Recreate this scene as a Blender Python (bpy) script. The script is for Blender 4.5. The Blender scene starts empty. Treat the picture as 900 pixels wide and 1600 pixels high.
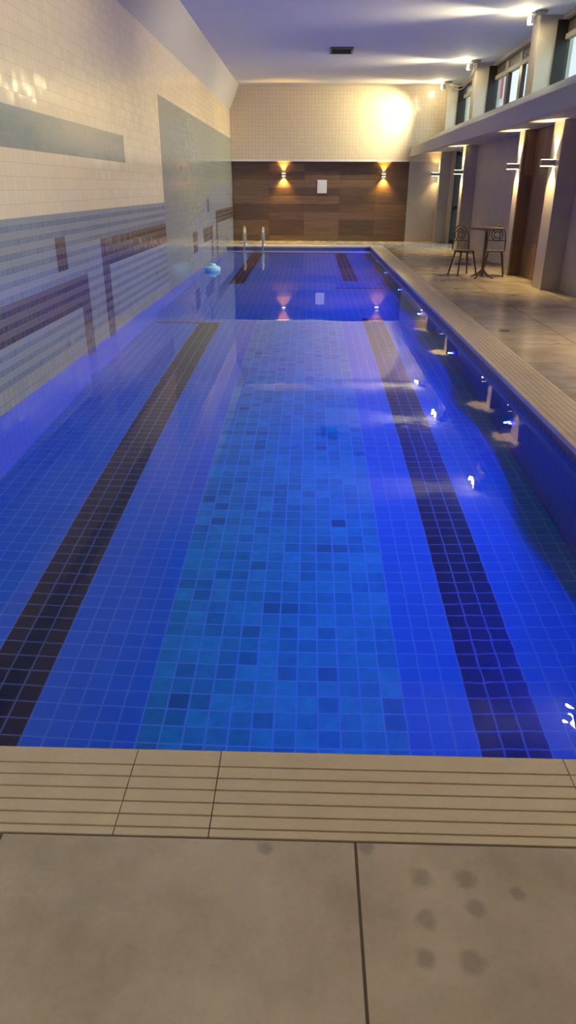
import bpy, bmesh, math, random
from mathutils import Vector, Matrix

random.seed(4)
SC = bpy.context.scene
COL = SC.collection

# ------------------------------------------------------------------ camera
cam_d = bpy.data.cameras.new('camera')
cam = bpy.data.objects.new('camera', cam_d)
COL.objects.link(cam)
F_PX, PITCH, YAW, ROLL, CAM_H = 1096.33, 0.4337, -0.0273, 0.0034, 1.5
cam_d.sensor_fit = 'AUTO'
cam_d.sensor_width = 36.0
cam_d.lens = F_PX / 1600.0 * 36.0
cam_d.clip_start, cam_d.clip_end = 0.05, 200.0
fw = Vector((math.sin(YAW) * math.cos(PITCH), math.cos(YAW) * math.cos(PITCH), -math.sin(PITCH)))
rt = Vector((math.cos(YAW), -math.sin(YAW), 0.0))
up = rt.cross(fw)
r2 = math.cos(ROLL) * rt + math.sin(ROLL) * up
u2 = -math.sin(ROLL) * rt + math.cos(ROLL) * up
cam.matrix_world = Matrix(((r2.x, u2.x, -fw.x, 0.0), (r2.y, u2.y, -fw.y, 0.0), (r2.z, u2.z, -fw.z, CAM_H), (0, 0, 0, 1)))
SC.camera = cam

# ------------------------------------------------------------------ sky, exposure, light levels
world = bpy.data.worlds.new('dusk_sky')
SC.world = world
world.use_nodes = True
WB = world.node_tree.nodes['Background']
WB.inputs['Color'].default_value = (0.72, 0.84, 0.88, 1)
WB.inputs['Strength'].default_value = 1.25

SC.view_settings.view_transform = 'Standard'
SC.view_settings.look = 'None'
SC.view_settings.gamma = 1.0
SC.view_settings.use_curve_mapping = False
SC.view_settings.exposure = 0.38
SC.cycles.use_denoising = True
SC.cycles.caustics_reflective = False
SC.cycles.max_bounces = 10
SC.cycles.diffuse_bounces = 5
SC.cycles.sample_clamp_indirect = 3.0

sun_d = bpy.data.lights.new('low_daylight', 'SUN')      # soft evening daylight from the open side
sun_d.energy, sun_d.angle, sun_d.color = 5.5, math.radians(45), (0.72, 0.90, 1.0)
sun_o = bpy.data.objects.new('low_daylight', sun_d)
COL.objects.link(sun_o)
sun_o.location = (12, 20, 8)
sun_o.rotation_euler = Vector((-1.0, 0.40, -0.52)).to_track_quat('-Z', 'Y').to_euler()

FLOOD_W = 1080.0        # each flood lamp under the ceiling
FLOOD_NEAR_W = 215.0    # the lamps added out of view to light the near deck
FLOOD_COL = (1.0, 0.855, 0.50)
LED_W = 185.0            # each underwater lamp
LED_COL = (0.002, 0.06, 1.0)
SCONCE_W = 130.0
SCONCE_COL = (1.0, 0.68, 0.26)

# ------------------------------------------------------------------ dimensions (metres)
XL, XP, XC = -2.33, 1.71, 2.08          # left wall, right pool edge, outer edge of the right coping
XPIL, XR, XW = 3.75, 4.05, 4.27         # pillar faces, right wall, window plane
Y0, YN, YC, YE, YF = -3.2, 1.57, 1.2627, 21.1, 23.04   # near wall, pool edge, coping joint, pool end, far wall
ZW, ZB, ZCEIL = -0.09, -1.3, 4.1        # water, pool floor, ceiling

# ------------------------------------------------------------------ node helpers
def new_mat(name):
    m = bpy.data.materials.new(name)
    m.use_nodes = True
    nt = m.node_tree
    return m, nt, nt.nodes['Principled BSDF']

def node(nt, kind, **kw):
    n = nt.nodes.new(kind)
    for k, v in kw.items():
        if k.startswith('i_'):
            n.inputs[k[2:].replace('_', ' ')].default_value = v
        else:
            setattr(n, k, v)
    return n

def mth(nt, op, a, b=None, c=None):
    n = nt.nodes.new('ShaderNodeMath')
    n.operation = op
    for i, v in enumerate((a, b, c)):
        if v is None:
            continue
        if isinstance(v, (int, float)):
            n.inputs[i].default_value = v
        else:
            nt.links.new(v, n.inputs[i])
    return n.outputs[0]

def mixc(nt, fac, a, b, mode='MIX'):
    n = nt.nodes.new('ShaderNodeMix')
    n.data_type = 'RGBA'
    n.blend_type = mode
    for sock, v in ((n.inputs[0], fac), (n.inputs[6], a), (n.inputs[7], b)):
        if isinstance(v, (int, float)):
            sock.default_value = v
        elif isinstance(v, tuple):
            sock.default_value = (v[0], v[1], v[2], 1)
        else:
            nt.links.new(v, sock)
    return n.outputs[2]

def world_pos(nt):
    g = nt.nodes.new('ShaderNodeNewGeometry')
    s = nt.nodes.new('ShaderNodeSeparateXYZ')
    nt.links.new(g.outputs['Position'], s.inputs[0])
    return g, {'x': s.outputs[0], 'y': s.outputs[1], 'z': s.outputs[2]}

def combine(nt, a, b, c=0.0):
    n = nt.nodes.new('ShaderNodeCombineXYZ')
    for i, v in enumerate((a, b, c)):
        if isinstance(v, (int, float)):
            n.inputs[i].default_value = v
        else:
            nt.links.new(v, n.inputs[i])
    return n.outputs[0]

def bricks(nt, vec, c1, c2, mortar_col, w, h, mortar, smooth=0.1, offset=0.0, bias=0.0):
    b = nt.nodes.new('ShaderNodeTexBrick')
    b.offset, b.squash = offset, 1.0
    b.offset_frequency = 2
    b.inputs['Color1'].default_value = (*c1, 1)
    b.inputs['Color2'].default_value = (*c2, 1)
    b.inputs['Mortar'].default_value = (*mortar_col, 1)
    b.inputs['Scale'].default_value = 1.0
    b.inputs['Mortar Size'].default_value = mortar
    b.inputs['Mortar Smooth'].default_value = smooth
    b.inputs['Bias'].default_value = bias
    b.inputs['Brick Width'].default_value = w
    b.inputs['Row Height'].default_value = h
    nt.links.new(vec, b.inputs['Vector'])
    return b

def tile_mat(name, c1, c2, grout, axes='yz', size=0.1, mortar=0.004, rough=0.12, off=(0.0, 0.03),
             tilt=0.0, cloud=None, stripe=None, bump=0.15, spec=0.5):
    """ceramic tiles laid on the world grid of the two axes"""
    m, nt, p = new_mat(name)
    g, pos = world_pos(nt)
    a = mth(nt, 'ADD', pos[axes[0]], 50.0 * size + off[0])
    b = mth(nt, 'ADD', pos[axes[1]], 50.0 * size + off[1])
    br = bricks(nt, combine(nt, a, b), c1, c2, grout, size, size, mortar, 0.3)
    col = br.outputs['Color']
    if cloud:                                   # cloudy veining inside each stone
        nz = node(nt, 'ShaderNodeTexNoise', i_Scale=cloud[1], i_Detail=4.0, i_Roughness=0.65)
        nt.links.new(g.outputs['Position'], nz.inputs['Vector'])
        col = mixc(nt, mth(nt, 'MULTIPLY', nz.outputs['Fac'], cloud[2]), col, cloud[0])
        ca = mth(nt, 'FLOOR', mth(nt, 'DIVIDE', a, size))
        cb = mth(nt, 'FLOOR', mth(nt, 'DIVIDE', b, size))
        wn = node(nt, 'ShaderNodeTexWhiteNoise', noise_dimensions='2D')
        nt.links.new(combine(nt, ca, cb), wn.inputs['Vector'])
        dark = mth(nt, 'GREATER_THAN', wn.outputs['Value'], 0.96)
        col = mixc(nt, mth(nt, 'MULTIPLY', dark, 0.55), col, cloud[0])
        col = mixc(nt, br.outputs['Fac'], col, grout)
    if stripe:                                  # upper part of every row in a second glaze
        fr = mth(nt, 'FRACT', mth(nt, 'DIVIDE', b, size))
        lo = mth(nt, 'SMOOTHSTEP' if False else 'GREATER_THAN', fr, stripe[1])
        hi = mth(nt, 'MULTIPLY', lo, mth(nt, 'SUBTRACT', 1.0, br.outputs['Fac']))
        col = mixc(nt, hi, col, stripe[0])
    nt.links.new(col, p.inputs['Base Color'])
    p.inputs['Roughness'].default_value = rough
    p.inputs['Specular IOR Level'].default_value = spec
    bp = node(nt, 'ShaderNodeBump', invert=True, i_Strength=bump, i_Distance=0.004)
    nt.links.new(br.outputs['Fac'], bp.inputs['Height'])
    if tilt:
        ca = mth(nt, 'FLOOR', mth(nt, 'DIVIDE', a, size))
        cb = mth(nt, 'FLOOR', mth(nt, 'DIVIDE', b, size))
        wn = node(nt, 'ShaderNodeTexWhiteNoise', noise_dimensions='2D')
        nt.links.new(combine(nt, ca, cb), wn.inputs['Vector'])
        sub = node(nt, 'ShaderNodeVectorMath', operation='SUBTRACT')
        nt.links.new(wn.outputs['Color'], sub.inputs[0])
        sub.inputs[1].default_value = (0.5, 0.5, 0.5)
        sca = node(nt, 'ShaderNodeVectorMath', operation='SCALE')
        nt.links.new(sub.outputs[0], sca.inputs[0])
        sca.inputs['Scale'].default_value = tilt
        add = node(nt, 'ShaderNodeVectorMath', operation='ADD')
        nt.links.new(g.outputs['Normal'], add.inputs[0])
        nt.links.new(sca.outputs[0], add.inputs[1])
        nrm = node(nt, 'ShaderNodeVectorMath', operation='NORMALIZE')
        nt.links.new(add.outputs[0], nrm.inputs[0])
        nt.links.new(nrm.outputs[0], bp.inputs['Normal'])
    nt.links.new(bp.outputs[0], p.inputs['Normal'])
    return m

def plain(name, col, rough=0.5, metal=0.0, spec=0.5, noise=None, bump=None):
    m, nt, p = new_mat(name)
    p.inputs['Roughness'].default_value = rough
    p.inputs['Metallic'].default_value = metal
    p.inputs['Specular IOR Level'].default_value = spec
    p.inputs['Base Color'].default_value = (*col, 1)
    tc = nt.nodes.new('ShaderNodeNewGeometry')
    nz = node(nt, 'ShaderNodeTexNoise', i_Scale=(noise[1] if noise else 20.0), i_Detail=5.0)
    nt.links.new(tc.outputs['Position'], nz.inputs['Vector'])
    c2 = noise[0] if noise else tuple(c * 0.9 for c in col)
    nt.links.new(mixc(nt, nz.outputs['Fac'], col, c2), p.inputs['Base Color'])
    if bump:
        n2 = node(nt, 'ShaderNodeTexNoise', i_Scale=bump[1], i_Detail=3.0)
        nt.links.new(tc.outputs['Position'], n2.inputs['Vector'])
        bp = node(nt, 'ShaderNodeBump', i_Strength=bump[0], i_Distance=0.01)
        nt.links.new(n2.outputs['Fac'], bp.inputs['Height'])
        nt.links.new(bp.outputs[0], p.inputs['Normal'])
    return m

def glow(name, col, strength):
    m, nt, p = new_mat(name)
    p.inputs['Base Color'].default_value = (*col, 1)
    p.inputs['Emission Color'].default_value = (*col, 1)
    p.inputs['Emission Strength'].default_value = strength
    return m

def pane_mat(name, tint=(0.9, 0.95, 0.95)):
    m, nt, p = new_mat(name)
    tr = node(nt, 'ShaderNodeBsdfTransparent')
    tr.inputs['Color'].default_value = (*tint, 1)
    gl = node(nt, 'ShaderNodeBsdfGlossy')
    gl.inputs['Roughness'].default_value = 0.02
    mx = node(nt, 'ShaderNodeMixShader')
    mx.inputs[0].default_value = 0.10
    nt.links.new(tr.outputs[0], mx.inputs[1])
    nt.links.new(gl.outputs[0], mx.inputs[2])
    nt.links.new(mx.outputs[0], nt.nodes['Material Output'].inputs['Surface'])
    return m

# ------------------------------------------------------------------ materials
CREAM = tile_mat('cream_tile', (0.655, 0.555, 0.395), (0.625, 0.53, 0.375), (0.50, 0.42, 0.30), 'yz', 0.1, 0.0022, 0.12, tilt=0.035)
CREAM_FAR = tile_mat('cream_tile_far', (0.655, 0.555, 0.395), (0.625, 0.53, 0.375), (0.47, 0.40, 0.30), 'xz', 0.1, 0.004, 0.14, tilt=0.03)
SAGE = tile_mat('sage_tile', (0.225, 0.255, 0.24), (0.20, 0.23, 0.22), (0.25, 0.275, 0.26), 'yz', 0.1, 0.003, 0.16, tilt=0.02, stripe=((0.215, 0.245, 0.235), 0.6))
BLUEGREY = tile_mat('bluegrey_tile', (0.145, 0.18, 0.245), (0.17, 0.205, 0.265), (0.26, 0.275, 0.285), 'yz', 0.1, 0.004, 0.12, tilt=0.04, stripe=((0.24, 0.26, 0.285), 0.5))
LILAC = tile_mat('lilac_tile', (0.19, 0.225, 0.30), (0.215, 0.25, 0.325), (0.24, 0.27, 0.33), 'yz', 0.1, 0.003, 0.12, tilt=0.04)
BEIGEROW = tile_mat('beige_row_tile', (0.26, 0.27, 0.225), (0.29, 0.295, 0.245), (0.20, 0.20, 0.18), 'yz', 0.1, 0.004, 0.15, tilt=0.04)
BROWN = tile_mat('brown_tile', (0.055, 0.042, 0.045), (0.075, 0.055, 0.055), (0.16, 0.14, 0.135), 'yz', 0.1, 0.004, 0.12, tilt=0.04, stripe=((0.125, 0.105, 0.10), 0.5))
JOINT = plain('joint_filler', (0.36, 0.31, 0.25), 0.7)

PT = 0.105
PB = dict(size=PT, mortar=0.0055, rough=0.3, off=(0.03, -0.05), spec=0.06)
P_BLUE = tile_mat('pool_blue_tile', (0.02, 0.22, 0.68), (0.025, 0.25, 0.72), (0.11, 0.40, 0.80), 'xy', **PB)
P_STONE = tile_mat('pool_stone_tile', (0.022, 0.42, 0.60), (0.045, 0.76, 0.92), (0.12, 0.55, 0.84), 'xy', cloud=((0.02, 0.11, 0.23), 16.0, 0.75), **PB)
P_DARK = tile_mat('pool_dark_tile', (0.015, 0.018, 0.040), (0.02, 0.022, 0.05), (0.14, 0.20, 0.36), 'xy', **PB)
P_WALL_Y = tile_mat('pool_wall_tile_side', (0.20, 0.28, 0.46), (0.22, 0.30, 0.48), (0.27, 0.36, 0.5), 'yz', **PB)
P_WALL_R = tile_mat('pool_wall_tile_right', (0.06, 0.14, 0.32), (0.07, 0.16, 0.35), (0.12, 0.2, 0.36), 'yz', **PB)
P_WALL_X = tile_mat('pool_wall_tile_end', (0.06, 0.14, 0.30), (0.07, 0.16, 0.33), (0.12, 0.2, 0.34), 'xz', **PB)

WATERLINE = tile_mat('waterline_tile', (0.11, 0.10, 0.095), (0.13, 0.12, 0.115), (0.2, 0.19, 0.18), 'yz', **PB)
CEIL = plain('ceiling_paint', (0.78, 0.79, 0.79), 0.75, noise=((0.72, 0.73, 0.73), 3.0), bump=(0.35, 60.0))
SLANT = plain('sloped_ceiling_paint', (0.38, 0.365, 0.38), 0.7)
PLASTER = plain('beige_plaster', (0.52, 0.46, 0.36), 0.6, noise=((0.46, 0.41, 0.33), 6.0))
CANOPY = plain('canopy_paint', (0.40, 0.37, 0.35), 0.6, noise=((0.34, 0.32, 0.305), 5.0))
STONE = plain('grey_stone', (0.42, 0.385, 0.36), 0.4, noise=((0.30, 0.28, 0.26), 3.2))
PILLAR = plain('pillar_stone', (0.46, 0.42, 0.35), 0.4, noise=((0.38, 0.35, 0.30), 5.0))
DARKFRAME = plain('dark_aluminium', (0.03, 0.028, 0.026), 0.35, 0.4)
BEIGEFRAME = plain('beige_frame', (0.42, 0.37, 0.29), 0.5)
LOUVRE = plain('louvre_dark', (0.10, 0.088, 0.075), 0.5)
WHITE = plain('white_enamel', (0.70, 0.69, 0.66), 0.35)
GREYMETAL = plain('grey_enamel', (0.30, 0.29, 0.28), 0.4, 0.3)
CHROME = plain('polished_steel', (0.80, 0.78, 0.74), 0.15, 1.0)
BLACKMETAL = plain('dark_bronze_metal', (0.07, 0.055, 0.045), 0.4, 0.3)
TABLEWOOD = plain('table_wood', (0.16, 0.085, 0.045), 0.35, noise=((0.10, 0.055, 0.03), 9.0))
FLOATBLUE = plain('float_plastic', (0.30, 0.62, 0.86), 0.35)
PAPER = plain('paper', (0.62, 0.62, 0.64), 0.6)
VENTMAT = plain('vent_metal', (0.075, 0.08, 0.08), 0.5, 0.2)
PALEFACADE = plain('pale_facade', (0.80, 0.70, 0.72), 0.8)
REDBAND = plain('red_band', (0.75, 0.16, 0.18), 0.7)
GROUND = plain('outside_paving', (0.32, 0.33, 0.32), 0.8)
CABLE = plain('cable_sheath', (0.55, 0.50, 0.42), 0.5)
PANE = pane_mat('clear_pane')
LAMPGLOW = glow('flood_lens', (1.0, 0.82, 0.52), 45.0)
LEDGLOW = glow('blue_led_lens', (0.0, 0.004, 1.0), 5.0)
LEDCORE = glow('blue_led_core', (0.35, 0.35, 1.0), 2.5)
SCONCEGLOW = glow('sconce_lens', (1.0, 0.80, 0.48), 14.0)

def wood_mat(name, axes, w, h, along, k=1.0):
    m, nt, p = new_mat(name)
    g, pos = world_pos(nt)
    a = mth(nt, 'ADD', pos[axes[0]], 50.0)
    b = mth(nt, 'ADD', pos[axes[1]], 50.0)
    br = bricks(nt, combine(nt, a, b), tuple(k * c for c in (0.165, 0.103, 0.058)), tuple(k * c for c in (0.085, 0.053, 0.032)), (0.05, 0.032, 0.02), w, h, 0.003, 0.1, 0.5 if along == 'z' else 0.0)
    if axes[0] == along:
        v = combine(nt, mth(nt, 'MULTIPLY', a, 1.2), mth(nt, 'MULTIPLY', b, 26.0), 0.0)
    else:
        v = combine(nt, mth(nt, 'MULTIPLY', a, 26.0), mth(nt, 'MULTIPLY', b, 1.2), 0.0)
    nz = node(nt, 'ShaderNodeTexNoise', i_Scale=1.0, i_Detail=6.0, i_Roughness=0.6)
    nt.links.new(v, nz.inputs['Vector'])
    grain = mth(nt, 'MULTIPLY_ADD', nz.outputs['Fac'], 1.3, 0.35)
    col = mixc(nt, 1.0, br.outputs['Color'], combine(nt, grain, grain, grain), 'MULTIPLY')
    nt.links.new(col, p.inputs['Base Color'])
    p.inputs['Roughness'].default_value = 0.42
    p.inputs['Specular IOR Level'].default_value = 0.35
    return m
WOOD_FAR = wood_mat('wood_look_cladding', 'xz', 1.06, 0.22, 'x', 0.85)
WOOD_SIDE_X = wood_mat('wood_look_cladding_front', 'xz', 0.2, 1.1, 'z', 1.5)
WOOD_SIDE_Y = wood_mat('wood_look_cladding_side', 'yz', 0.2, 1.1, 'z', 1.5)

def stone_floor():
    m, nt, p = new_mat('deck_porcelain')
    g, pos = world_pos(nt)
    a = mth(nt, 'ADD', pos['x'], 9.0 - 0.138)
    b = mth(nt, 'ADD', pos['y'], 9.0 - YC)
    br = bricks(nt, combine(nt, a, b), (0.66, 0.585, 0.475), (0.61, 0.54, 0.44), (0.15, 0.12, 0.085), 0.9, 0.9, 0.004, 0.2)
    n1 = node(nt, 'ShaderNodeTexNoise', i_Scale=2.6, i_Detail=6.0, i_Roughness=0.6)
    n2 = node(nt, 'ShaderNodeTexNoise', i_Scale=1.1, i_Detail=5.0, i_Roughness=0.7, i_Distortion=1.2)
    n3 = node(nt, 'ShaderNodeTexNoise', i_Scale=70.0, i_Detail=2.0)
    n4 = node(nt, 'ShaderNodeTexNoise', i_Scale=45.0, i_Detail=2.0)
    for n in (n1, n2, n3, n4):
        nt.links.new(g.outputs['Position'], n.inputs['Vector'])
    cl = nt.nodes.new('ShaderNodeClamp')
    nt.links.new(mth(nt, 'MULTIPLY_ADD', n1.outputs['Fac'], 3.0, -1.0), cl.inputs['Value'])
    col = mixc(nt, cl.outputs[0], br.outputs['Color'], (0.41, 0.355, 0.28))
    # dark veins that some slabs have
    vein = mth(nt, 'MULTIPLY', mth(nt, 'GREATER_THAN', n2.outputs['Fac'], 0.64), 0.5)
    far = mth(nt, 'GREATER_THAN', pos['y'], 4.0)
    col = mixc(nt, mth(nt, 'MULTIPLY', vein, far), col, (0.16, 0.14, 0.115))
    col = mixc(nt, mth(nt, 'MULTIPLY', n3.outputs['Fac'], 0.18), col, (0.16, 0.13, 0.095))
    # round water stains on the near slab
    spots = [(0.29, 1.165, 0.027), (0.395, 1.165, 0.027), (0.405, 1.09, 0.024), (0.285, 1.06, 0.025), (0.37, 0.965, 0.028), (0.272, 0.97, 0.022), (0.165, 1.245, 0.02), (0.51, 1.13, 0.018), (-0.09, 1.235, 0.02)]
    tot = None
    for sx, sy, sr in spots:
        d2 = mth(nt, 'ADD', mth(nt, 'POWER', mth(nt, 'SUBTRACT', pos['x'], sx), 2.0), mth(nt, 'POWER', mth(nt, 'SUBTRACT', pos['y'], sy), 2.0))
        d = mth(nt, 'ADD', mth(nt, 'DIVIDE', mth(nt, 'SQRT', d2), sr), mth(nt, 'MULTIPLY_ADD', n4.outputs['Fac'], 0.9, -0.45))
        f = mth(nt, 'MINIMUM', mth(nt, 'MAXIMUM', mth(nt, 'MULTIPLY', mth(nt, 'SUBTRACT', 1.25, d), 1.5), 0.0), 1.0)
        tot = f if tot is None else mth(nt, 'MAXIMUM', tot, f)
    col = mixc(nt, mth(nt, 'MULTIPLY', tot, 0.40), col, (0.15, 0.135, 0.12))
    col = mixc(nt, br.outputs['Fac'], col, (0.10, 0.08, 0.055))
    nt.links.new(col, p.inputs['Base Color'])
    p.inputs['Roughness'].default_value = 0.16
    p.inputs['Specular IOR Level'].default_value = 0.5
    bp = node(nt, 'ShaderNodeBump', invert=True, i_Strength=0.4, i_Distance=0.003)
    nt.links.new(br.outputs['Fac'], bp.inputs['Height'])
    b2 = node(nt, 'ShaderNodeBump', i_Strength=0.12, i_Distance=0.002)
    nt.links.new(n3.outputs['Fac'], b2.inputs['Height'])
    nt.links.new(bp.outputs[0], b2.inputs['Normal'])
    nt.links.new(b2.outputs[0], p.inputs['Normal'])
    return m
DECK = stone_floor()
COPE = plain('coping_stone', (0.72, 0.61, 0.45), 0.45, noise=((0.54, 0.455, 0.335), 7.0), bump=(0.1, 80.0))
COPEDARK = plain('coping_groove', (0.20, 0.165, 0.12), 0.7)

def water_mat():
    m, nt, p = new_mat('pool_water')
    p.inputs['Base Color'].default_value = (1, 1, 1, 1)
    p.inputs['Transmission Weight'].default_value = 1.0
    p.inputs['IOR'].default_value = 1.333
    p.inputs['Roughness'].default_value = 0.0
    g, pos = world_pos(nt)
    n1 = node(nt, 'ShaderNodeTexNoise', i_Scale=5.0, i_Detail=2.0)
    n2 = node(nt, 'ShaderNodeTexNoise', i_Scale=0.9, i_Detail=1.0)
    for n in (n1, n2):
        nt.links.new(g.outputs['Position'], n.inputs['Vector'])
    near = mth(nt, 'MINIMUM', mth(nt, 'MAXIMUM', mth(nt, 'DIVIDE', mth(nt, 'SUBTRACT', 9.5, pos['y']), 6.0), 0.12), 1.0)
    n3 = node(nt, 'ShaderNodeTexNoise', i_Scale=13.0, i_Detail=1.0)
    nt.links.new(g.outputs['Position'], n3.inputs['Vector'])
    h = mth(nt, 'MULTIPLY', mth(nt, 'MULTIPLY', n1.outputs['Fac'], near), 0.35)
    h = mth(nt, 'ADD', h, n2.outputs['Fac'])
    for cx_, cy_, rad in ((-2.2, 6.0, 1.5), (1.3, 2.0, 1.3), (1.0, 4.6, 0.7)):     # livelier ripples by the inlets
        d2 = mth(nt, 'ADD', mth(nt, 'POWER', mth(nt, 'SUBTRACT', pos['x'], cx_), 2.0), mth(nt, 'POWER', mth(nt, 'SUBTRACT', pos['y'], cy_), 2.0))
        k = mth(nt, 'MAXIMUM', mth(nt, 'SUBTRACT', 1.0, mth(nt, 'DIVIDE', d2, rad * rad)), 0.0)
        h = mth(nt, 'ADD', h, mth(nt, 'MULTIPLY', mth(nt, 'MULTIPLY', k, n3.outputs['Fac']), 0.5))
    bp = node(nt, 'ShaderNodeBump', i_Strength=0.05, i_Distance=0.03)
    nt.links.new(h, bp.inputs['Height'])
    nt.links.new(bp.outputs[0], p.inputs['Normal'])
    return m
WATER = water_mat()

# ------------------------------------------------------------------ mesh helpers
def link(name, bm, mats, parent=None, smooth=False, loc=None):
    me = bpy.data.meshes.new(name)
    bmesh.ops.recalc_face_normals(bm, faces=bm.faces[:]) if smooth != 'keep' else None
    bm.to_mesh(me)
    bm.free()
    for m in (mats if isinstance(mats, (list, tuple)) else [mats]):
        me.materials.append(m)
    if smooth is True:
        for p in me.polygons:
            p.use_smooth = True
        me.set_sharp_from_angle(angle=math.radians(40))
    o = bpy.data.objects.new(name, me)
    COL.objects.link(o)
    if parent:
        o.parent = parent
    if loc:
        o.location = loc
    return o

def box(bm, x0, x1, y0, y1, z0, z1, mi=0, bevel=0.0):
    vs = [bm.verts.new((x, y, z)) for z in (z0, z1) for y in (y0, y1) for x in (x0, x1)]
    fs = [bm.faces.new([vs[i] for i in f]) for f in ((0, 2, 3, 1), (4, 5, 7, 6), (0, 1, 5, 4), (2, 6, 7, 3), (0, 4, 6, 2), (1, 3, 7, 5))]
    for f in fs:
        f.material_index = mi
    if bevel:
        es = {e for f in fs for e in f.edges}
        r = bmesh.ops.bevel(bm, geom=list(es), offset=bevel, segments=2, affect='EDGES', profile=0.5)
        for f in r['faces']:
            f.material_index = mi
    return fs

def tube(bm, pts, r, n=10, mi=0, cap=True):
    """round bar through points, radius r (number or list)"""
    rings = []
    pts = [Vector(p) for p in pts]
    for i, p in enumerate(pts):
        d = (pts[min(i + 1, len(pts) - 1)] - pts[max(i - 1, 0)]).normalized()
        ref = Vector((0, 0, 1)) if abs(d.z) < 0.9 else Vector((1, 0, 0))
        u = d.cross(ref).normalized()
        v = d.cross(u).normalized()
        rr = r[i] if isinstance(r, (list, tuple)) else r
        rings.append([bm.verts.new(p + rr * (math.cos(2 * math.pi * k / n) * u + math.sin(2 * math.pi * k / n) * v)) for k in range(n)])
    for a, b in zip(rings, rings[1:]):
        for k in range(n):
            f = bm.faces.new((a[k], a[(k + 1) % n], b[(k + 1) % n], b[k]))
            f.material_index = mi
    if cap:
        for ring in (rings[0], rings[-1]):
            f = bm.faces.new(ring)
            f.material_index = mi

def lathe(bm, prof, n=28, c=(0, 0, 0), axis='z', mi=0):
    rings = []
    for r, h in prof:
        ring = []
        for k in range(n):
            a = 2 * math.pi * k / n
            p = (r * math.cos(a), r * math.sin(a), h)
            if axis == 'x':
                p = (p[2], p[0], p[1])
            elif axis == 'y':
                p = (p[0], p[2], p[1])
            ring.append(bm.verts.new((p[0] + c[0], p[1] + c[1], p[2] + c[2])))
        rings.append(ring)
    for a, b in zip(rings, rings[1:]):
        for k in range(n):
            bm.faces.new((a[k], a[(k + 1) % n], b[(k + 1) % n], b[k])).material_index = mi
    bm.faces.new(rings[0]).material_index = mi
    bm.faces.new(rings[-1]).material_index = mi

def prism(bm, poly, axis, a, b, mi=0):
    def P(u, v, t):
        return (u, t, v) if axis == 'y' else ((t, u, v) if axis == 'x' else (u, v, t))
    A = [bm.verts.new(P(u, v, a)) for u, v in poly]
    B = [bm.verts.new(P(u, v, b)) for u, v in poly]
    n = len(poly)
    for i in range(n):
        bm.faces.new((A[i], A[(i + 1) % n], B[(i + 1) % n], B[i])).material_index = mi
    bm.faces.new(A).material_index = mi
    bm.faces.new(B).material_index = mi

def grid_panel(us, vs, pick, place, thick):
    """one slab whose front is cut into cells; pick(u,v) gives the cell's material slot"""
    bm = bmesh.new()
    us, vs = sorted(set(us)), sorted(set(vs))
    V = {(i, j): bm.verts.new(place(u, v)) for i, u in enumerate(us) for j, v in enumerate(vs)}
    for i in range(len(us) - 1):
        for j in range(len(vs) - 1):
            f = bm.faces.new((V[i, j], V[i + 1, j], V[i + 1, j + 1], V[i, j + 1]))
            f.material_index = pick((us[i] + us[i + 1]) / 2, (vs[j] + vs[j + 1]) / 2)
    # back and sides give the slab its thickness
    c = [V[0, 0], V[len(us) - 1, 0], V[len(us) - 1, len(vs) - 1], V[0, len(vs) - 1]]
    bk = [bm.verts.new(v.co + Vector(thick)) for v in c]
    bm.faces.new((bk[3], bk[2], bk[1], bk[0]))
    loops = [[V[i, 0] for i in range(len(us))], [V[len(us) - 1, j] for j in range(len(vs))],
             [V[i, len(vs) - 1] for i in range(len(us) - 1, -1, -1)], [V[0, j] for j in range(len(vs) - 1, -1, -1)]]
    for k, lp in enumerate(loops):
        bm.faces.new([bk[k], bk[(k + 1) % 4]] + lp[::-1])
    return bm

def struct(name, bm, mats, parent=None, smooth=False):
    o = link(name, bm, mats, parent, smooth)
    if not parent:
        o['kind'] = 'structure'
    return o

def tag(o, label, cat, group=None, kind=None):
    o['label'] = label
    o['category'] = cat
    if group:
        o['group'] = group
    if kind:
        o['kind'] = kind
    return o

def thing(name, loc, label, cat, group=None, rz=0.0):
    o = bpy.data.objects.new(name, None)
    o.empty_display_size = 0.1
    COL.objects.link(o)
    o.location = loc
    o.rotation_euler = (0, 0, rz)
    return tag(o, label, cat, group)

def add_light(name, kind, loc, energy, col, parent=None, size=0.05, rot=None, spot=None, blend=0.5):
    d = bpy.data.lights.new(name, kind)
    d.energy = energy
    d.color = col
    if kind == 'AREA':
        d.shape = 'DISK'
        d.size = size
    else:
        d.shadow_soft_size = size
    if kind == 'SPOT':
        d.spot_size = spot
        d.spot_blend = blend
    o = bpy.data.objects.new(name, d)
    COL.objects.link(o)
    if parent:
        o.parent = parent
    o.location = loc
    if rot:
        o.rotation_euler = rot
    return o

def scale_lights(root, k):
    for ch in root.children:
        if ch.type == 'LIGHT':
            ch.data = ch.data.copy()
            ch.data.energy *= k

def dup(root, loc, label, group=None):
    """copy of a thing with copies of its parts and sub-parts"""
    r = root.copy()
    COL.objects.link(r)
    r.location = loc
    r['label'] = label
    if group:
        r['group'] = group
    for ch in list(root.children):
        c = ch.copy()
        COL.objects.link(c)
        c.parent = r
        for g in list(ch.children):
            d = g.copy()
            COL.objects.link(d)
            d.parent = c
    return r

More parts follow.
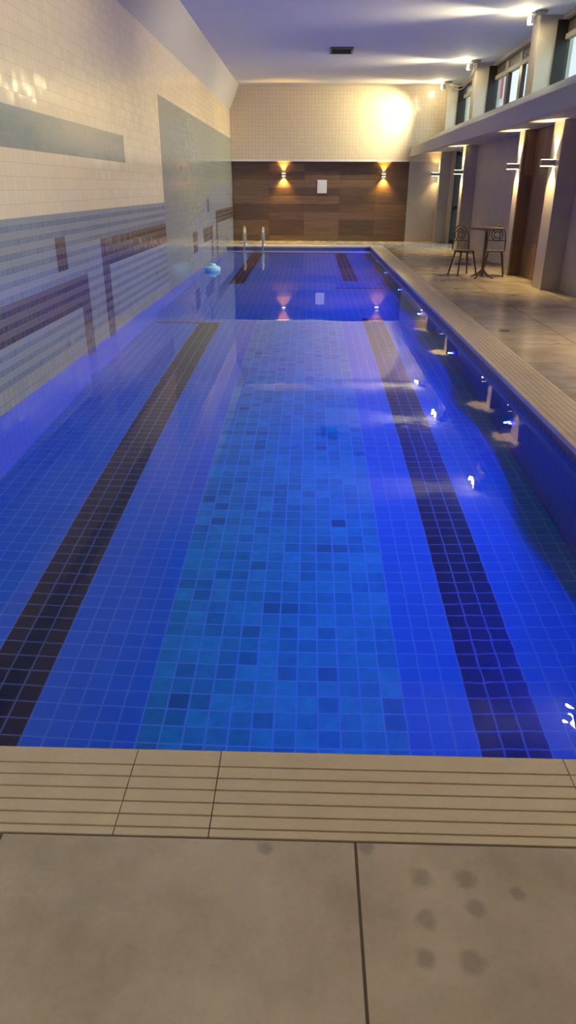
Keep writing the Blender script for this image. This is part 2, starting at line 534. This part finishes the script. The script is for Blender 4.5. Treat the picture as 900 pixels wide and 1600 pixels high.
# ================================================================== THE SETTING
# ---- left wall: tiled slab that runs down into the pool, its tile pattern cut as cells
rects = [   # y0, y1, z0, z1, slot   (later ones lie over earlier ones)
    (Y0, YF, ZB, 5.0, 0),
    (Y0, YF, -0.13, 1.27, 1),            # blue-grey dado
    (Y0, YF, -0.13, 0.07, 5),            # beige rows at the water
    (2.0, 9.8, 1.77, 2.07, 2),           # sage band
    (12.2, YF, -0.13, 2.77, 2),          # tall sage panel
    (15.2, YF, 0.07, 0.97, 4), (16.4, YF, 0.97, 1.27, 4), (18.2, YF, 1.27, 1.57, 4),
    (10.70, 10.712, 1.27, 3.5, 6),       # expansion joint
    (2.6, 7.7, 0.37, 0.67, 3), (7.4, 7.7, -0.33, 0.67, 3),
    (6.8, 7.1, 0.77, 1.07, 3),
    (8.3, 12.2, 0.67, 0.97, 3), (8.3, 8.6, -0.23, 0.97, 3),
    (15.0, 15.6, 0.27, 0.67, 3), (16.5, 18.0, 0.37, 0.67, 3), (17.8, 18.1, -0.23, 0.67, 3),
    (18.8, YF, 0.67, 0.97, 3), (18.8, 19.1, -0.23, 0.97, 3),
    (17.3, 17.6, 0.97, 1.27, 3),
    (Y0, YF, ZB - 0.2, -0.33, 7),        # pool side, under the water
]
def pick_left(y, z):
    s = 0
    if z < -0.13:
        s = 7
    for y0, y1, z0, z1, k in rects:
        if y0 < y < y1 and z0 < z < z1:
            if z < -0.13 and k not in (3, 7):
                continue
            s = k
    return s
ys = [Y0, YF] + [v for r in rects for v in r[:2]]
zs = [ZB, 3.5] + [min(max(v, ZB), 3.5) for r in rects for v in r[2:4]]
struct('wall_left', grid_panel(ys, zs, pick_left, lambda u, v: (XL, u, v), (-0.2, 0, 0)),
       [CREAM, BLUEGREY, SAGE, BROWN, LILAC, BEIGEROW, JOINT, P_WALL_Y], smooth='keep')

# ---- sloped strip of ceiling, flat ceiling
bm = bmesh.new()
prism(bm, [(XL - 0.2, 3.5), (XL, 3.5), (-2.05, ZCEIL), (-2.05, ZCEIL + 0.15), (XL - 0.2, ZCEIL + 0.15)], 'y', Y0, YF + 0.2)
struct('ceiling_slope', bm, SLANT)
bm = bmesh.new()
box(bm, -2.05, 4.6, Y0, YF + 0.2, ZCEIL, ZCEIL + 0.15)
struct('ceiling', bm, CEIL)

# ---- far wall: wood-look cladding, grey stone end, cream tiled wall standing out above
bm = bmesh.new()
box(bm, XL, 2.90, YF, YF + 0.2, -0.1, 2.18)
struct('wall_far', bm, WOOD_FAR)
bm = bmesh.new()
box(bm, 2.90, 4.6, YF - 0.02, YF + 0.2, -0.1, 2.42)
struct('wall_far_stone', bm, STONE)
bm = bmesh.new()
box(bm, XL, 4.6, YF - 0.12, YF + 0.2, 2.18, ZCEIL)
struct('wall_far_upper', bm, CREAM_FAR)
bm = bmesh.new()
box(bm, XL + 0.01, 2.82, YF - 0.13, YF - 0.12, 2.18, 2.23)
struct('trim_1', bm, WHITE)

# ---- near wall behind the viewer
bm = bmesh.new()
box(bm, XL - 0.2, 4.6, Y0 - 0.2, Y0, -0.1, ZCEIL + 0.15)
struct('wall_near', bm, PLASTER)

# ---- deck floor
bm = bmesh.new()
box(bm, XL, 4.6, Y0, YC, -0.12, 0.0)
box(bm, XC, 4.6, YC, YF, -0.12, 0.0)
box(bm, XL, XC, YE + 0.37, YF, -0.12, 0.0)
struct('floor', bm, DECK)

# ---- grooved coping along the pool edge
def coping_profile(w, grooves):
    """cross-section, u=0 at the pool edge, u=w at the deck"""
    pts = [(0.0, -0.04), (0.0, -0.008), (0.003, -0.002), (0.008, 0.0)]
    for g in grooves:
        pts += [(g - 0.003, 0.0), (g - 0.002, -0.005), (g + 0.002, -0.005), (g + 0.003, 0.0)]
    pts += [(w - 0.004, 0.0), (w - 0.002, -0.006), (w, -0.006), (w, -0.04)]
    return pts
def coping_run(name, prof, a, b, along, joints, place):
    bm = bmesh.new()
    edges = [a] + [j for j in joints if a < j < b] + [b]
    for s, e in zip(edges, edges[1:]):
        A = [bm.verts.new(place(u, v, s + 0.0015)) for u, v in prof]
        B = [bm.verts.new(place(u, v, e - 0.0015)) for u, v in prof]
        n = len(prof)
        for i in range(n):
            f = bm.faces.new((A[i], A[(i + 1) % n], B[(i + 1) % n], B[i]))
            deep = prof[i][1] < -0.003 and prof[(i + 1) % n][1] < -0.003 and prof[i][0] > 0.01
            f.material_index = 1 if deep else 0
        bm.faces.new(A)
        bm.faces.new(B)
    return struct(name, bm, [COPE, COPEDARK])
prof_n = coping_profile(YN - YC, [0.066, 0.109, 0.152, 0.196, 0.238, 0.278])
coping_run('trim_2', prof_n, XL, XC, 'x', [-1.47, -0.48, -0.235, 0.755, 1.71], lambda u, v, t: (t, YN - u, v))
prof_r = coping_profile(XC - XP, [0.05, 0.096, 0.142, 0.188, 0.234, 0.28, 0.326])
coping_run('trim_3', prof_r, YN, YE + 0.37, 'y', [YN + 1.0 * k for k in range(1, 20)], lambda u, v, t: (XP + u, t, v))
coping_run('trim_4', prof_r, XL, XP, 'x', [XL + 1.0 * k for k in range(1, 5)], lambda u, v, t: (t, YE + u, v))
bm = bmesh.new()     # mortar bed under the coping
box(bm, XL, XC, YC, YN - 0.004, -0.12, -0.041)
box(bm, XP + 0.004, XC, YN - 0.004, YE + 0.37, -0.12, -0.041)
box(bm, XL, XP + 0.004, YE + 0.004, YE + 0.37, -0.12, -0.041)
struct('floor_bed', bm, COPEDARK)

# ---- pool floor with lane lines and the stone-tiled middle strip
G = lambda k: -0.03 + PT * k            # grid lines across, on the tile joints
H = lambda k: 0.05 + PT * k             # grid lines along
XS = {k: G(k) for k in range(-25, 20)}
lanes = [
    (G(-7), G(5), YN, H(104), 1),
    (G(8), G(11), YN, H(104), 2), (G(-15), G(-12), YN, H(99), 2),
    (G(-21), G(-12), H(99), H(100), 2),
    (G(5), G(14), H(133), H(134), 2),
    (G(7), G(10), H(143), YE, 2), (G(-15), G(-12), H(138), YE, 2),
]
def pick_floor(x, y):
    s = 0
    for x0, x1, y0, y1, k in lanes:
        if x0 < x < x1 and y0 < y < y1:
            s = k
    return s
struct('pool_floor', grid_panel([XL, XP] + [v for l in lanes for v in l[:2]], [YN, YE] + [v for l in lanes for v in l[2:4]],
       pick_floor, lambda u, v: (u, v, ZB), (0, 0, -0.15)), [P_BLUE, P_STONE, P_DARK], smooth='keep')
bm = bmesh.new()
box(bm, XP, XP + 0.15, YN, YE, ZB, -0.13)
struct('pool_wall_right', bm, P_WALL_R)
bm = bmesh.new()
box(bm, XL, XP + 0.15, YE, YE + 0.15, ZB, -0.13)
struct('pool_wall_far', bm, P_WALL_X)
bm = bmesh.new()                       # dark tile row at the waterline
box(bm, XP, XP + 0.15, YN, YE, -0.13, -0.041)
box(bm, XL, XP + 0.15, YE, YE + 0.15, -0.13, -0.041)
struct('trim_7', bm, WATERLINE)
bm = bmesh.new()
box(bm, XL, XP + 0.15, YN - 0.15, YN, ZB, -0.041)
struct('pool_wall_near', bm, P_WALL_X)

# ---- water surface
bm = bmesh.new()
n_x, n_y = 8, 40
W = [[bm.verts.new((XL + (XP - XL) * i / n_x, YN + (YE - YN) * j / n_y, ZW)) for j in range(n_y + 1)] for i in range(n_x + 1)]
for i in range(n_x):
    for j in range(n_y):
        bm.faces.new((W[i][j], W[i + 1][j], W[i + 1][j + 1], W[i][j + 1]))
o = link('pool_water', bm, WATER, smooth='keep')
tag(o, 'clear still water filling the long blue tiled lap pool', 'water', kind='stuff')

# ---- right wall: stone below, windows above, door bay at the far end
DY0, DY1, DZ = 19.6, 22.05, 2.40
bm = bmesh.new()
box(bm, XR, XR + 0.3, Y0, DY0, -0.1, 2.45)
box(bm, XR, XR + 0.3, DY1, YF - 0.02, -0.1, 2.45)
struct('wall_right', bm, STONE)
bm = bmesh.new()
box(bm, 3.965, XR, 12.42, 14.07, 0.0, 2.44)
box(bm, 3.77, XR, 14.065, 14.075, 0.0, 2.44)
struct('wall_right_wood', bm, [WOOD_SIDE_Y, WOOD_SIDE_X])
o = bpy.data.objects['wall_right_wood']
for p in o.data.polygons:
    p.material_index = 1 if abs(p.normal.y) > 0.5 else 0
# canopy with sloping top, running the length of the room
bm = bmesh.new()
prism(bm, [(4.35, 2.45), (3.05, 2.40), (2.96, 2.31), (2.84, 2.30), (2.92, 2.56), (3.81, 2.99), (4.35, 3.08)], 'y', Y0, YF - 0.12)
struct('canopy', bm, CANOPY)

# lower pillars
low_pillars = [(22.7, 23.02), (19.2, 19.52), (14.075, 14.38), (11.95, 12.42), (7.0, 7.4), (4.6, 5.0), (0.4, 0.8)]
for k, (a, b) in enumerate(low_pillars):
    bm = bmesh.new()
    fs = box(bm, XPIL, XR, a, b, 0.0, 2.44, 0)
    o = struct('wall_pillar', bm, [PILLAR, STONE])
    for p in o.data.polygons:
        p.material_index = 1 if p.normal.y < -0.5 else 0
# upper pillars up to the ceiling
up_pillars = [(22.7, YF - 0.12), (19.0, 19.4), (14.1, 14.55), (6.8, 7.3), (1.2, 1.7), (-2.8, -2.3)]
for a, b in up_pillars:
    bm = bmesh.new()
    box(bm, XPIL + 0.03, XW + 0.1, a, b, 2.95, ZCEIL, 0)
    struct('wall_pillar_upper', bm, PLASTER)
# header above the windows
bm = bmesh.new()
box(bm, XW - 0.12, XW + 0.12, Y0, YF - 0.12, 4.03, ZCEIL)
struct('trim_5', bm, PLASTER)

# windows between the upper pillars
def window(k, y0, y1, pane_w, style):
    root = bpy.data.objects.new('window_%d' % k, None)
    COL.objects.link(root)
    root.location = (XW, y1, 3.08)
    root['kind'] = 'structure'
    L = y1 - y0
    ZP, ZT, ZZ = 0.67, 0.75, 0.95          # pane top, transom top, frame top (from the sill)
    bm = bmesh.new()
    box(bm, -0.035, 0.035, -L, 0, 0, 0.03)
    box(bm, -0.035, 0.035, -L, 0, ZZ - 0.03, ZZ)
    box(bm, -0.20, 0.035, -0.02, 0, 0, ZZ)                # deep dark reveal at the far jamb
    box(bm, -0.035, 0.035, -L, -L + 0.06, 0, ZZ)
    link('window_frame', bm, DARKFRAME, root)
    bm = bmesh.new()
    box(bm, -0.05, 0.04, -L + 0.06, -0.02, ZP, ZT)
    link('transom_bar', bm, BEIGEFRAME, root)
    n = max(1, int(round(L / pane_w)))
    w = (L - 0.08) / n
    for i in range(n):
        a = -0.02 - w * (i + 1)
        b = -0.02 - w * i
        bm = bmesh.new()
        box(bm, -0.04, 0.04, a - 0.10, a + 0.10, 0.03, ZP) if i < n - 1 else box(bm, -0.03, 0.03, a, a + 0.05, 0.03, ZP)
        link('mullion', bm, DARKFRAME, root)
        bm = bmesh.new()
        box(bm, 0.0, 0.006, a + 0.02, b - 0.02, 0.03, ZP)
        link('pane', bm, PANE, root)
        if style == 'louvre':
            bm = bmesh.new()
            for s in range(6):
                z = ZT + 0.012 + s * 0.031
                prism(bm, [(-0.07, z), (-0.065, z), (0.0, z + 0.028), (-0.005, z + 0.028)], 'y', a, b)
            link('louvre_blades', bm, BEIGEFRAME, root)
        else:
            bm = bmesh.new()
            box(bm, -0.02, 0.02, a + 0.25, b, ZT, ZZ - 0.03)
            link('upper_vent_panel', bm, LOUVRE, root)
            bm = bmesh.new()
            box(bm, -0.035, 0.03, a, a + 0.25, ZT, ZZ - 0.03)
            link('upper_post', bm, BEIGEFRAME, root)
        if style == 'hopper' and i == 2:
            bm = bmesh.new()
            tube(bm, [(-0.04, b - 0.5, ZP + 0.1), (-0.11, b - 0.52, ZP + 0.11), (-0.12, b - 0.60, ZP + 0.05)], 0.014)
            link('window_latch', bm, WHITE, root, smooth=True)
    return root
window(1, 19.4, 22.7, 1.1, 'louvre')
window(2, 14.55, 19.0, 1.0, 'hopper')
window(3, 7.3, 14.1, 1.7, 'hopper')
window(4, 1.7, 6.8, 1.7, 'hopper')

# glass door in the far bay
door = bpy.data.objects.new('door_1', None)
COL.objects.link(door)
door.location = (XR + 0.14, DY1, 0.0)
door['kind'] = 'structure'
L = DY1 - DY0
bm = bmesh.new()
box(bm, -0.14, 0.05, -0.05, 0.0, 0.02, DZ)
box(bm, -0.04, 0.05, -L, -L + 0.07, 0.02, DZ)
box(bm, -0.04, 0.05, -L, 0, DZ - 0.07, DZ)
box(bm, -0.03, 0.03, -0.5, -0.42, 0.02, DZ)
box(bm, -0.03, 0.03, -1.36, -1.27, 0.02, DZ)
box(bm, -0.03, 0.03, -L, 0, 0.95, 1.02)
box(bm, -0.03, 0.03, -L, 0, 0.02, 0.12)
link('door_frame', bm, DARKFRAME, door)
bm = bmesh.new()
box(bm, 0.0, 0.008, -L + 0.06, -0.04, 0.1, DZ - 0.06)
link('pane', bm, PANE, door)
bm = bmesh.new()
tube(bm, [(-0.03, -1.18, 0.85), (-0.08, -1.18, 0.85), (-0.08, -1.18, 1.25), (-0.03, -1.18, 1.25)], 0.012)
link('door_handle', bm, CHROME, door, smooth=True)
bm = bmesh.new()
box(bm, XR - 0.02, XR + 0.3, DY0, DY1, -0.02, 0.02)
struct('trim_6', bm, PILLAR)

# ---- outside, seen through the panes
bm = bmesh.new()
box(bm, 4.62, 16.0, -6.0, 45.0, -0.2, -0.1)
struct('ground_outside', bm, GROUND)
bld = thing('building', (9.0, 34.0, -0.1), 'pale building with a red band across its front, seen outside through the high windows', 'building')
bm = bmesh.new()
box(bm, -2.0, 2.0, -4.2, 6.0, 0.0, 6.4)
link('facade', bm, PALEFACADE, bld)
bm = bmesh.new()
box(bm, -2.06, -2.0, -3.95, 0.0, 4.6, 5.6)
link('sign_band', bm, REDBAND, bld)

# ================================================================== LAMPS OF THE PLACE AND ADDED ONES
# flood lamps in the corner of ceiling and pillars
flood_spots = [
    (22.25, 'flood lamp under the ceiling nearest the far cream wall, washing it white'),
    (18.75, 'flood lamp under the ceiling, middle one of the row, where the cable ends'),
    (13.85, 'flood lamp under the ceiling at the top right, nearest of those in view'),
    (6.6, 'flood lamp mirrored in the water at the right near corner of the pool'),
    (1.4, 'unseen flood lamp added to brighten the near deck'),  # this lamp and the next are added, unseen, to lighten the deck
    (-2.4, 'unseen flood lamp added by the near wall to brighten the deck'),
]
first = None
for y, lab in flood_spots:
    if first is None:
        r = thing('flood_lamp', (3.55, y, 3.98), lab, 'lamp', 'flood lamps along the window wall')
        bm = bmesh.new()
        box(bm, -0.02, 0.06, -0.09, 0.09, -0.06, 0.06, 0, 0.012)
        for k in range(5):
            box(bm, 0.06, 0.085, -0.08 + k * 0.036, -0.072 + k * 0.036, -0.05, 0.05)
        link('housing', bm, WHITE, r)
        bm = bmesh.new()
        box(bm, -0.03, -0.02, -0.075, 0.075, -0.047, 0.047)
        link('lens', bm, LAMPGLOW, r)
        bm = bmesh.new()
        tube(bm, [(0.02, -0.095, 0.0), (0.05, -0.1, 0.06), (0.12, -0.1, 0.10)], 0.008)
        tube(bm, [(0.02, 0.095, 0.0), (0.05, 0.1, 0.06), (0.12, 0.1, 0.10)], 0.008)
        box(bm, 0.10, 0.235, -0.11, 0.11, 0.085, 0.115)
        link('bracket', bm, GREYMETAL, r)
        fl_dir = Vector((-1.0, 0.0, -0.52)).to_track_quat('-Z', 'Y').to_euler()
        add_light('flood_light', 'SPOT', (-0.06, 0, -0.01), FLOOD_W, FLOOD_COL, r, 0.05, fl_dir, math.radians(90), 0.8)
        add_light('flood_spill_light', 'POINT', (-0.08, 0, -0.06), FLOOD_W * 0.013, FLOOD_COL, r, 0.04)
        first = r
    else:
        c = dup(first, (3.22 if 5 < y < 10 else 3.55, y, 3.98), lab)
        if y < 10:
            scale_lights(c, (740.0 if y > 5 else FLOOD_NEAR_W) / FLOOD_W)
scale_lights(first, 0.9)                # the lamp beside the far wall is dimmer
# cables that hang between the two farther lamps
for dz, lab in ((0.0, 'white cable drooping between the two farther flood lamps, lower one'), (0.06, 'white cable drooping between the two farther flood lamps, upper one')):
    bm = bmesh.new()
    pts = [(3.72, 18.9 + (22.15 - 18.9) * t, 4.03 + dz * 0.4 - (0.34 - dz) * math.sin(math.pi * t ** 0.8) * (1 - 0.2 * t)) for t in [i / 16 for i in range(17)]]
    tube(bm, pts, 0.011, 6)
    o = link('power_cable', bm, CABLE, smooth=True)
    tag(o, lab, 'cable', 'cables between flood lamps')

# wall sconces, light thrown up and down
def make_sconce(loc, label, rz, w, d, h, power, col, group):
    """body sticks out along local -x"""
    r = thing('wall_sconce', loc, label, 'wall lamp', group, rz)
    bm = bmesh.new()
    box(bm, -d, 0, -w / 2, w / 2, -h / 2, h / 2, 0, 0.006)
    link('housing', bm, GREYMETAL, r)
    bm = bmesh.new()
    box(bm, -d + 0.015, -0.012, -w / 2 + 0.012, w / 2 - 0.012, h / 2, h / 2 + 0.004)
    link('upper_lens', bm, SCONCEGLOW, r)
    bm = bmesh.new()
    box(bm, -d + 0.015, -0.012, -w / 2 + 0.012, w / 2 - 0.012, -h / 2 - 0.004, -h / 2)
    link('lower_lens', bm, SCONCEGLOW, r)
    q = -0.05
    add_light('sconce_up_light', 'SPOT', (q, 0, h / 2 + 0.02), power, col, r, 0.015, (math.pi, 0, 0), math.radians(80), 0.8)
    add_light('sconce_down_light', 'SPOT', (q, 0, -h / 2 - 0.02), power, col, r, 0.015, (0, 0, 0), math.radians(104), 0.9)
    return r
SG = 'up-and-down lights on the right pillars'
make_sconce((-0.79, YF, 1.83), 'small lit wall lamp on the far wood wall, left one, nearer the ladder', -math.pi / 2 + math.pi, 0.12, 0.10, 0.07, SCONCE_W, (1.0, 0.56, 0.13), 'wall lamps on the far wood wall')
make_sconce((2.16, YF, 1.82), 'small lit wall lamp on the far wood wall, right one, nearer the grey stone', -math.pi / 2 + math.pi, 0.12, 0.10, 0.07, SCONCE_W, (1.0, 0.56, 0.13), 'wall lamps on the far wood wall')
for y, lab in ((22.86, 'lit wall lamp on the farthest pillar, beside the end wall'),
               (19.36, 'lit wall lamp on the pillar between glass door and table'),
               (14.23, 'lit wall lamp on the narrow pillar left of the wood recess'),
               (12.18, 'lit wall lamp on the pillar right of the wood recess, largest in view'),
               (7.2, 'wall lamp added on an unseen pillar to brighten the deck, farther one'),  # from here on, lamps added out of view to brighten the near deck
               (4.8, 'wall lamp added on an unseen pillar to brighten the deck, middle one'),
               (0.6, 'wall lamp added on an unseen pillar to brighten the near deck')):
    sc_ = make_sconce((XPIL, y, 1.85), lab, 0.0, 0.11, 0.21, 0.085, SCONCE_W, SCONCE_COL, SG)
    if y > 20:
        scale_lights(sc_, 0.22)

# underwater lamps along the right pool wall
led_y = [20.9, 18.35, 15.9, 13.3, 10.75, 8.2, 5.6, 3.0]
led_lab = ['farthest blue underwater lamp, by the corner of the pool', 'second blue underwater lamp from the far end of the pool', 'third blue underwater lamp from the far end, dimmest one',
           'fourth blue underwater lamp from the far end of the pool', 'fifth blue underwater lamp from the far end, level with the table', 'sixth blue underwater lamp from the far end of the pool',
           'largest bright blue underwater lamp on the right pool wall', 'blue underwater lamp hidden beyond the right edge, lighting the near corner']
first = None
for y, lab in zip(led_y, led_lab):
    loc = (XP, y, -0.62 if y == 5.6 else -0.75)
    if first is None:
        r = thing('underwater_lamp', loc, lab, 'pool lamp', 'blue lamps along the right pool wall')
        bm = bmesh.new()
        lathe(bm, [(0.0801, 0.0), (0.08, -0.012), (0.072, -0.02), (0.060, -0.02), (0.058, -0.014)], 32, axis='x')
        link('rim', bm, CHROME, r, smooth=True)
        bm = bmesh.new()
        lathe(bm, [(0.0575, -0.013), (0.057, -0.02), (0.04, -0.027), (0.0005, -0.03)], 28, axis='x')
        link('lens', bm, LEDGLOW, r, smooth=True)
        bm = bmesh.new()
        for c in (-0.022, 0.022):
            lathe(bm, [(0.014, -0.027), (0.014, -0.052), (0.010, -0.060), (0.0005, -0.062)], 14, (0, c, 0.0), axis='x')
        link('led_chips', bm, LEDCORE, r, smooth=True)
        add_light('led_light', 'SPOT', (-0.075, 0, 0), LED_W, LED_COL, r, 0.01, (0, math.radians(90), 0), math.radians(172), 0.25)
        first = r
    else:
        c = dup(first, loc, lab)
        if y < 4:
            scale_lights(c, 0.8)
scale_lights(first, 0.45)

# ================================================================== THINGS
# ---- bistro table and two chairs on the right deck
tb = thing('bistro_table', (3.16, 13.55, 0.0), 'small round bistro table with brown wood top and dark pedestal', 'table')
bm = bmesh.new()
lathe(bm, [(0.285, 0.825), (0.298, 0.828), (0.30, 0.84), (0.298, 0.852), (0.285, 0.856)], 40)
link('tabletop', bm, TABLEWOOD, tb, smooth=True)
bm = bmesh.new()
lathe(bm, [(0.03, 0.05), (0.027, 0.1), (0.026, 0.78), (0.045, 0.80), (0.11, 0.815), (0.11, 0.824)], 20)
link('pedestal', bm, BLACKMETAL, tb, smooth=True)
for k in range(4):
    a = math.pi / 4 + k * math.pi / 2
    bm = bmesh.new()
    c, s = math.cos(a), math.sin(a)
    tube(bm, [(0.02 * c, 0.02 * s, 0.14), (0.10 * c, 0.10 * s, 0.07), (0.20 * c, 0.20 * s, 0.022), (0.23 * c, 0.23 * s, 0.014)], [0.016, 0.015, 0.013, 0.012])
    link('foot', bm, BLACKMETAL, tb, smooth=True)

def make_chair(loc, rz, label):
    """local: sits facing +x, back at -x"""
    r = thing('bistro_chair', loc, label, 'chair', 'chairs at the bistro table', rz)
    bm = bmesh.new()
    lathe(bm, [(0.17, 0.425), (0.185, 0.428), (0.19, 0.437), (0.185, 0.446), (0.16, 0.448)], 32)
    link('seat', bm, BLACKMETAL, r, smooth=True)
    for sx in (-1, 1):
        for sy in (-1, 1):
            bm = bmesh.new()
            tube(bm, [(0.12 * sx, 0.12 * sy, 0.428), (0.15 * sx, 0.15 * sy, 0.25), (0.20 * sx, 0.19 * sy, 0.012), (0.205 * sx, 0.195 * sy, 0.0)], [0.017, 0.016, 0.015, 0.017])
            link('leg', bm, BLACKMETAL, r, smooth=True)
    bm = bmesh.new()
    ring = [(0.165 * math.cos(t), 0.162 * math.sin(t), 0.2) for t in [2 * math.pi * i / 28 for i in range(29)]]
    tube(bm, ring, 0.007, 8)
    link('stretcher', bm, BLACKMETAL, r, smooth=True)
    bm = bmesh.new()      # hooped back
    hoop = []
    for i in range(21):
        t = math.pi * i / 20
        hoop.append((-0.165 - 0.09 * math.sin(t), 0.165 * math.cos(t), 0.44 + 0.42 * min(1.0, math.sin(t) ** 0.55 if t not in (0, math.pi) else 0)))
    tube(bm, hoop, 0.011, 8)
    link('back_frame', bm, BLACKMETAL, r, smooth=True)
    bm = bmesh.new()      # round scroll panel in the back
    for rad in (0.10, 0.055):
        tube(bm, [(-0.245, rad * math.cos(t), 0.70 + rad * math.sin(t)) for t in [2 * math.pi * i / 24 for i in range(25)]], 0.009, 8)
    for k in range(4):
        a = k * math.pi / 2 + math.pi / 4
        tube(bm, [(-0.245, 0.055 * math.cos(a), 0.70 + 0.055 * math.sin(a)), (-0.245, 0.1 * math.cos(a), 0.70 + 0.1 * math.sin(a))], 0.008, 8)
    tube(bm, [(-0.215, -0.15, 0.60), (-0.243, 0.0, 0.60), (-0.215, 0.15, 0.60)], 0.009, 8)
    link('back_scroll', bm, BLACKMETAL, r, smooth=True)
    return r
make_chair((3.45, 13.97, 0.0), math.radians(-105), 'dark metal chair with round scroll back, right of the bistro table')
make_chair((2.89, 14.0, 0.0), math.radians(-75), 'dark metal chair left of and behind the bistro table')

# ---- ladder at the far end
ld = thing('pool_ladder', (-1.57, YE, 0.0), 'polished steel pool ladder at the far left end of the pool', 'ladder')
for x in (-0.26, 0.26):
    bm = bmesh.new()
    pts = [(x, 0.42, 0.0)]
    for i in range(13):
        t = math.pi * i / 12
        pts.append((x, 0.16 + 0.26 * math.cos(t), 0.26 + 0.24 * math.sin(t)))
    pts += [(x, -0.10, 0.0), (x, -0.10, -0.9)]
    tube(bm, pts, 0.026, 12)
    link('rail', bm, CHROME, ld, smooth=True)
for z in (-0.3, -0.55, -0.8):
    bm = bmesh.new()
    box(bm, -0.26, 0.26, -0.14, -0.06, z - 0.012, z + 0.012, 0, 0.004)
    link('step', bm, WHITE, ld)
for x in (-0.26, 0.26):
    bm = bmesh.new()
    lathe(bm, [(0.055, 0.0), (0.052, 0.012), (0.03, 0.018)], 20, (x, 0.42, 0.0))
    link('flange', bm, CHROME, ld, smooth=True)

# ---- pale blue float at the left wall
fl = thing('chlorine_float', (-2.02, 15.4, ZW), 'pale blue plastic float on the water against the left wall', 'float')
bm = bmesh.new()
lathe(bm, [(0.05, -0.09), (0.10, -0.07), (0.165, -0.02), (0.175, 0.03), (0.16, 0.07), (0.09, 0.10), (0.02, 0.105)], 32)
link('body', bm, FLOATBLUE, fl, smooth=True)
bm = bmesh.new()
lathe(bm, [(0.07, 0.10), (0.075, 0.12), (0.065, 0.135), (0.01, 0.14)], 24)
link('cap', bm, FLOATBLUE, fl, smooth=True)

# ---- notice on the wood wall
nt_ = thing('wall_notice', (0.35, YF, 1.515), 'small white notice sheet on the far wood wall between the lamps', 'notice')
bm = bmesh.new()
box(bm, -0.14, 0.14, -0.012, 0.0, -0.18, 0.18, 0, 0.003)
link('holder', bm, WHITE, nt_)
bm = bmesh.new()
box(bm, -0.12, 0.12, -0.014, -0.012, -0.16, 0.16)
link('sheet', bm, PAPER, nt_)

# ---- air vent on the ceiling
vt = thing('ceiling_vent', (0.61, 17.35, ZCEIL), 'dark slatted air vent on the pale ceiling', 'vent')
bm = bmesh.new()
for a in ((-0.24, 0.24, -0.34, -0.30), (-0.24, 0.24, 0.30, 0.34), (-0.24, -0.20, -0.30, 0.30), (0.20, 0.24, -0.30, 0.30)):
    box(bm, a[0], a[1], a[2], a[3], -0.03, 0.0)
link('frame', bm, VENTMAT, vt)
bm = bmesh.new()
for k in range(12):
    y = -0.28 + k * 0.05
    prism(bm, [(y, -0.028), (y + 0.006, -0.028), (y + 0.03, -0.004), (y + 0.024, -0.004)], 'x', -0.20, 0.20)
link('slats', bm, VENTMAT, vt)

# ---- drains in the right deck
def drain(x, y, label):
    r = thing('floor_drain', (x, y, 0.0), label, 'drain', 'floor drains on the right deck')
    bm = bmesh.new()
    lathe(bm, [(0.075, 0.0), (0.075, 0.003), (0.062, 0.004), (0.06, 0.001)], 28)
    link('rim', bm, GREYMETAL, r, smooth=True)
    bm = bmesh.new()
    lathe(bm, [(0.059, 0.0005), (0.059, 0.002), (0.001, 0.002)], 28)
    for k in range(5):
        xx = -0.04 + 0.02 * k
        hh = math.sqrt(0.055 ** 2 - xx ** 2)
        box(bm, xx - 0.004, xx + 0.004, -hh, hh, 0.002, 0.005)
    link('grate', bm, VENTMAT, r)
drain(2.27, 8.3, 'round dark floor drain on the right deck, farther one')
drain(2.16, 5.27, 'round dark floor drain on the right deck, at the right edge of the photo')

# ---- unseen downlights added in the canopy to brighten the near deck
def make_added_downlight(loc, label):
    r = thing('added_downlight', loc, label, 'ceiling lamp', 'added downlights out of view over the near deck')
    bm = bmesh.new()
    lathe(bm, [(0.055, 0.0), (0.075, 0.0), (0.075, -0.006), (0.06, -0.008), (0.055, -0.004)], 28)
    link('rim', bm, WHITE, r, smooth=True)
    bm = bmesh.new()
    lathe(bm, [(0.054, -0.001), (0.054, -0.003), (0.001, -0.004)], 28)
    link('lens', bm, SCONCEGLOW, r)
    add_light('added_downlight_light', 'SPOT', (0, 0, -0.02), 70.0, (1.0, 0.84, 0.60), r, 0.04, (0, 0, 0), math.radians(125), 0.9)
    return r
for y, lab in ((8.0, 'unseen downlight added in the canopy to brighten the deck, farthest of three'), (5.2, 'unseen downlight added in the canopy to brighten the deck, middle one'),
               (2.4, 'unseen downlight added in the canopy to brighten the deck, nearest one')):
    make_added_downlight((3.25, y, 2.408), lab)
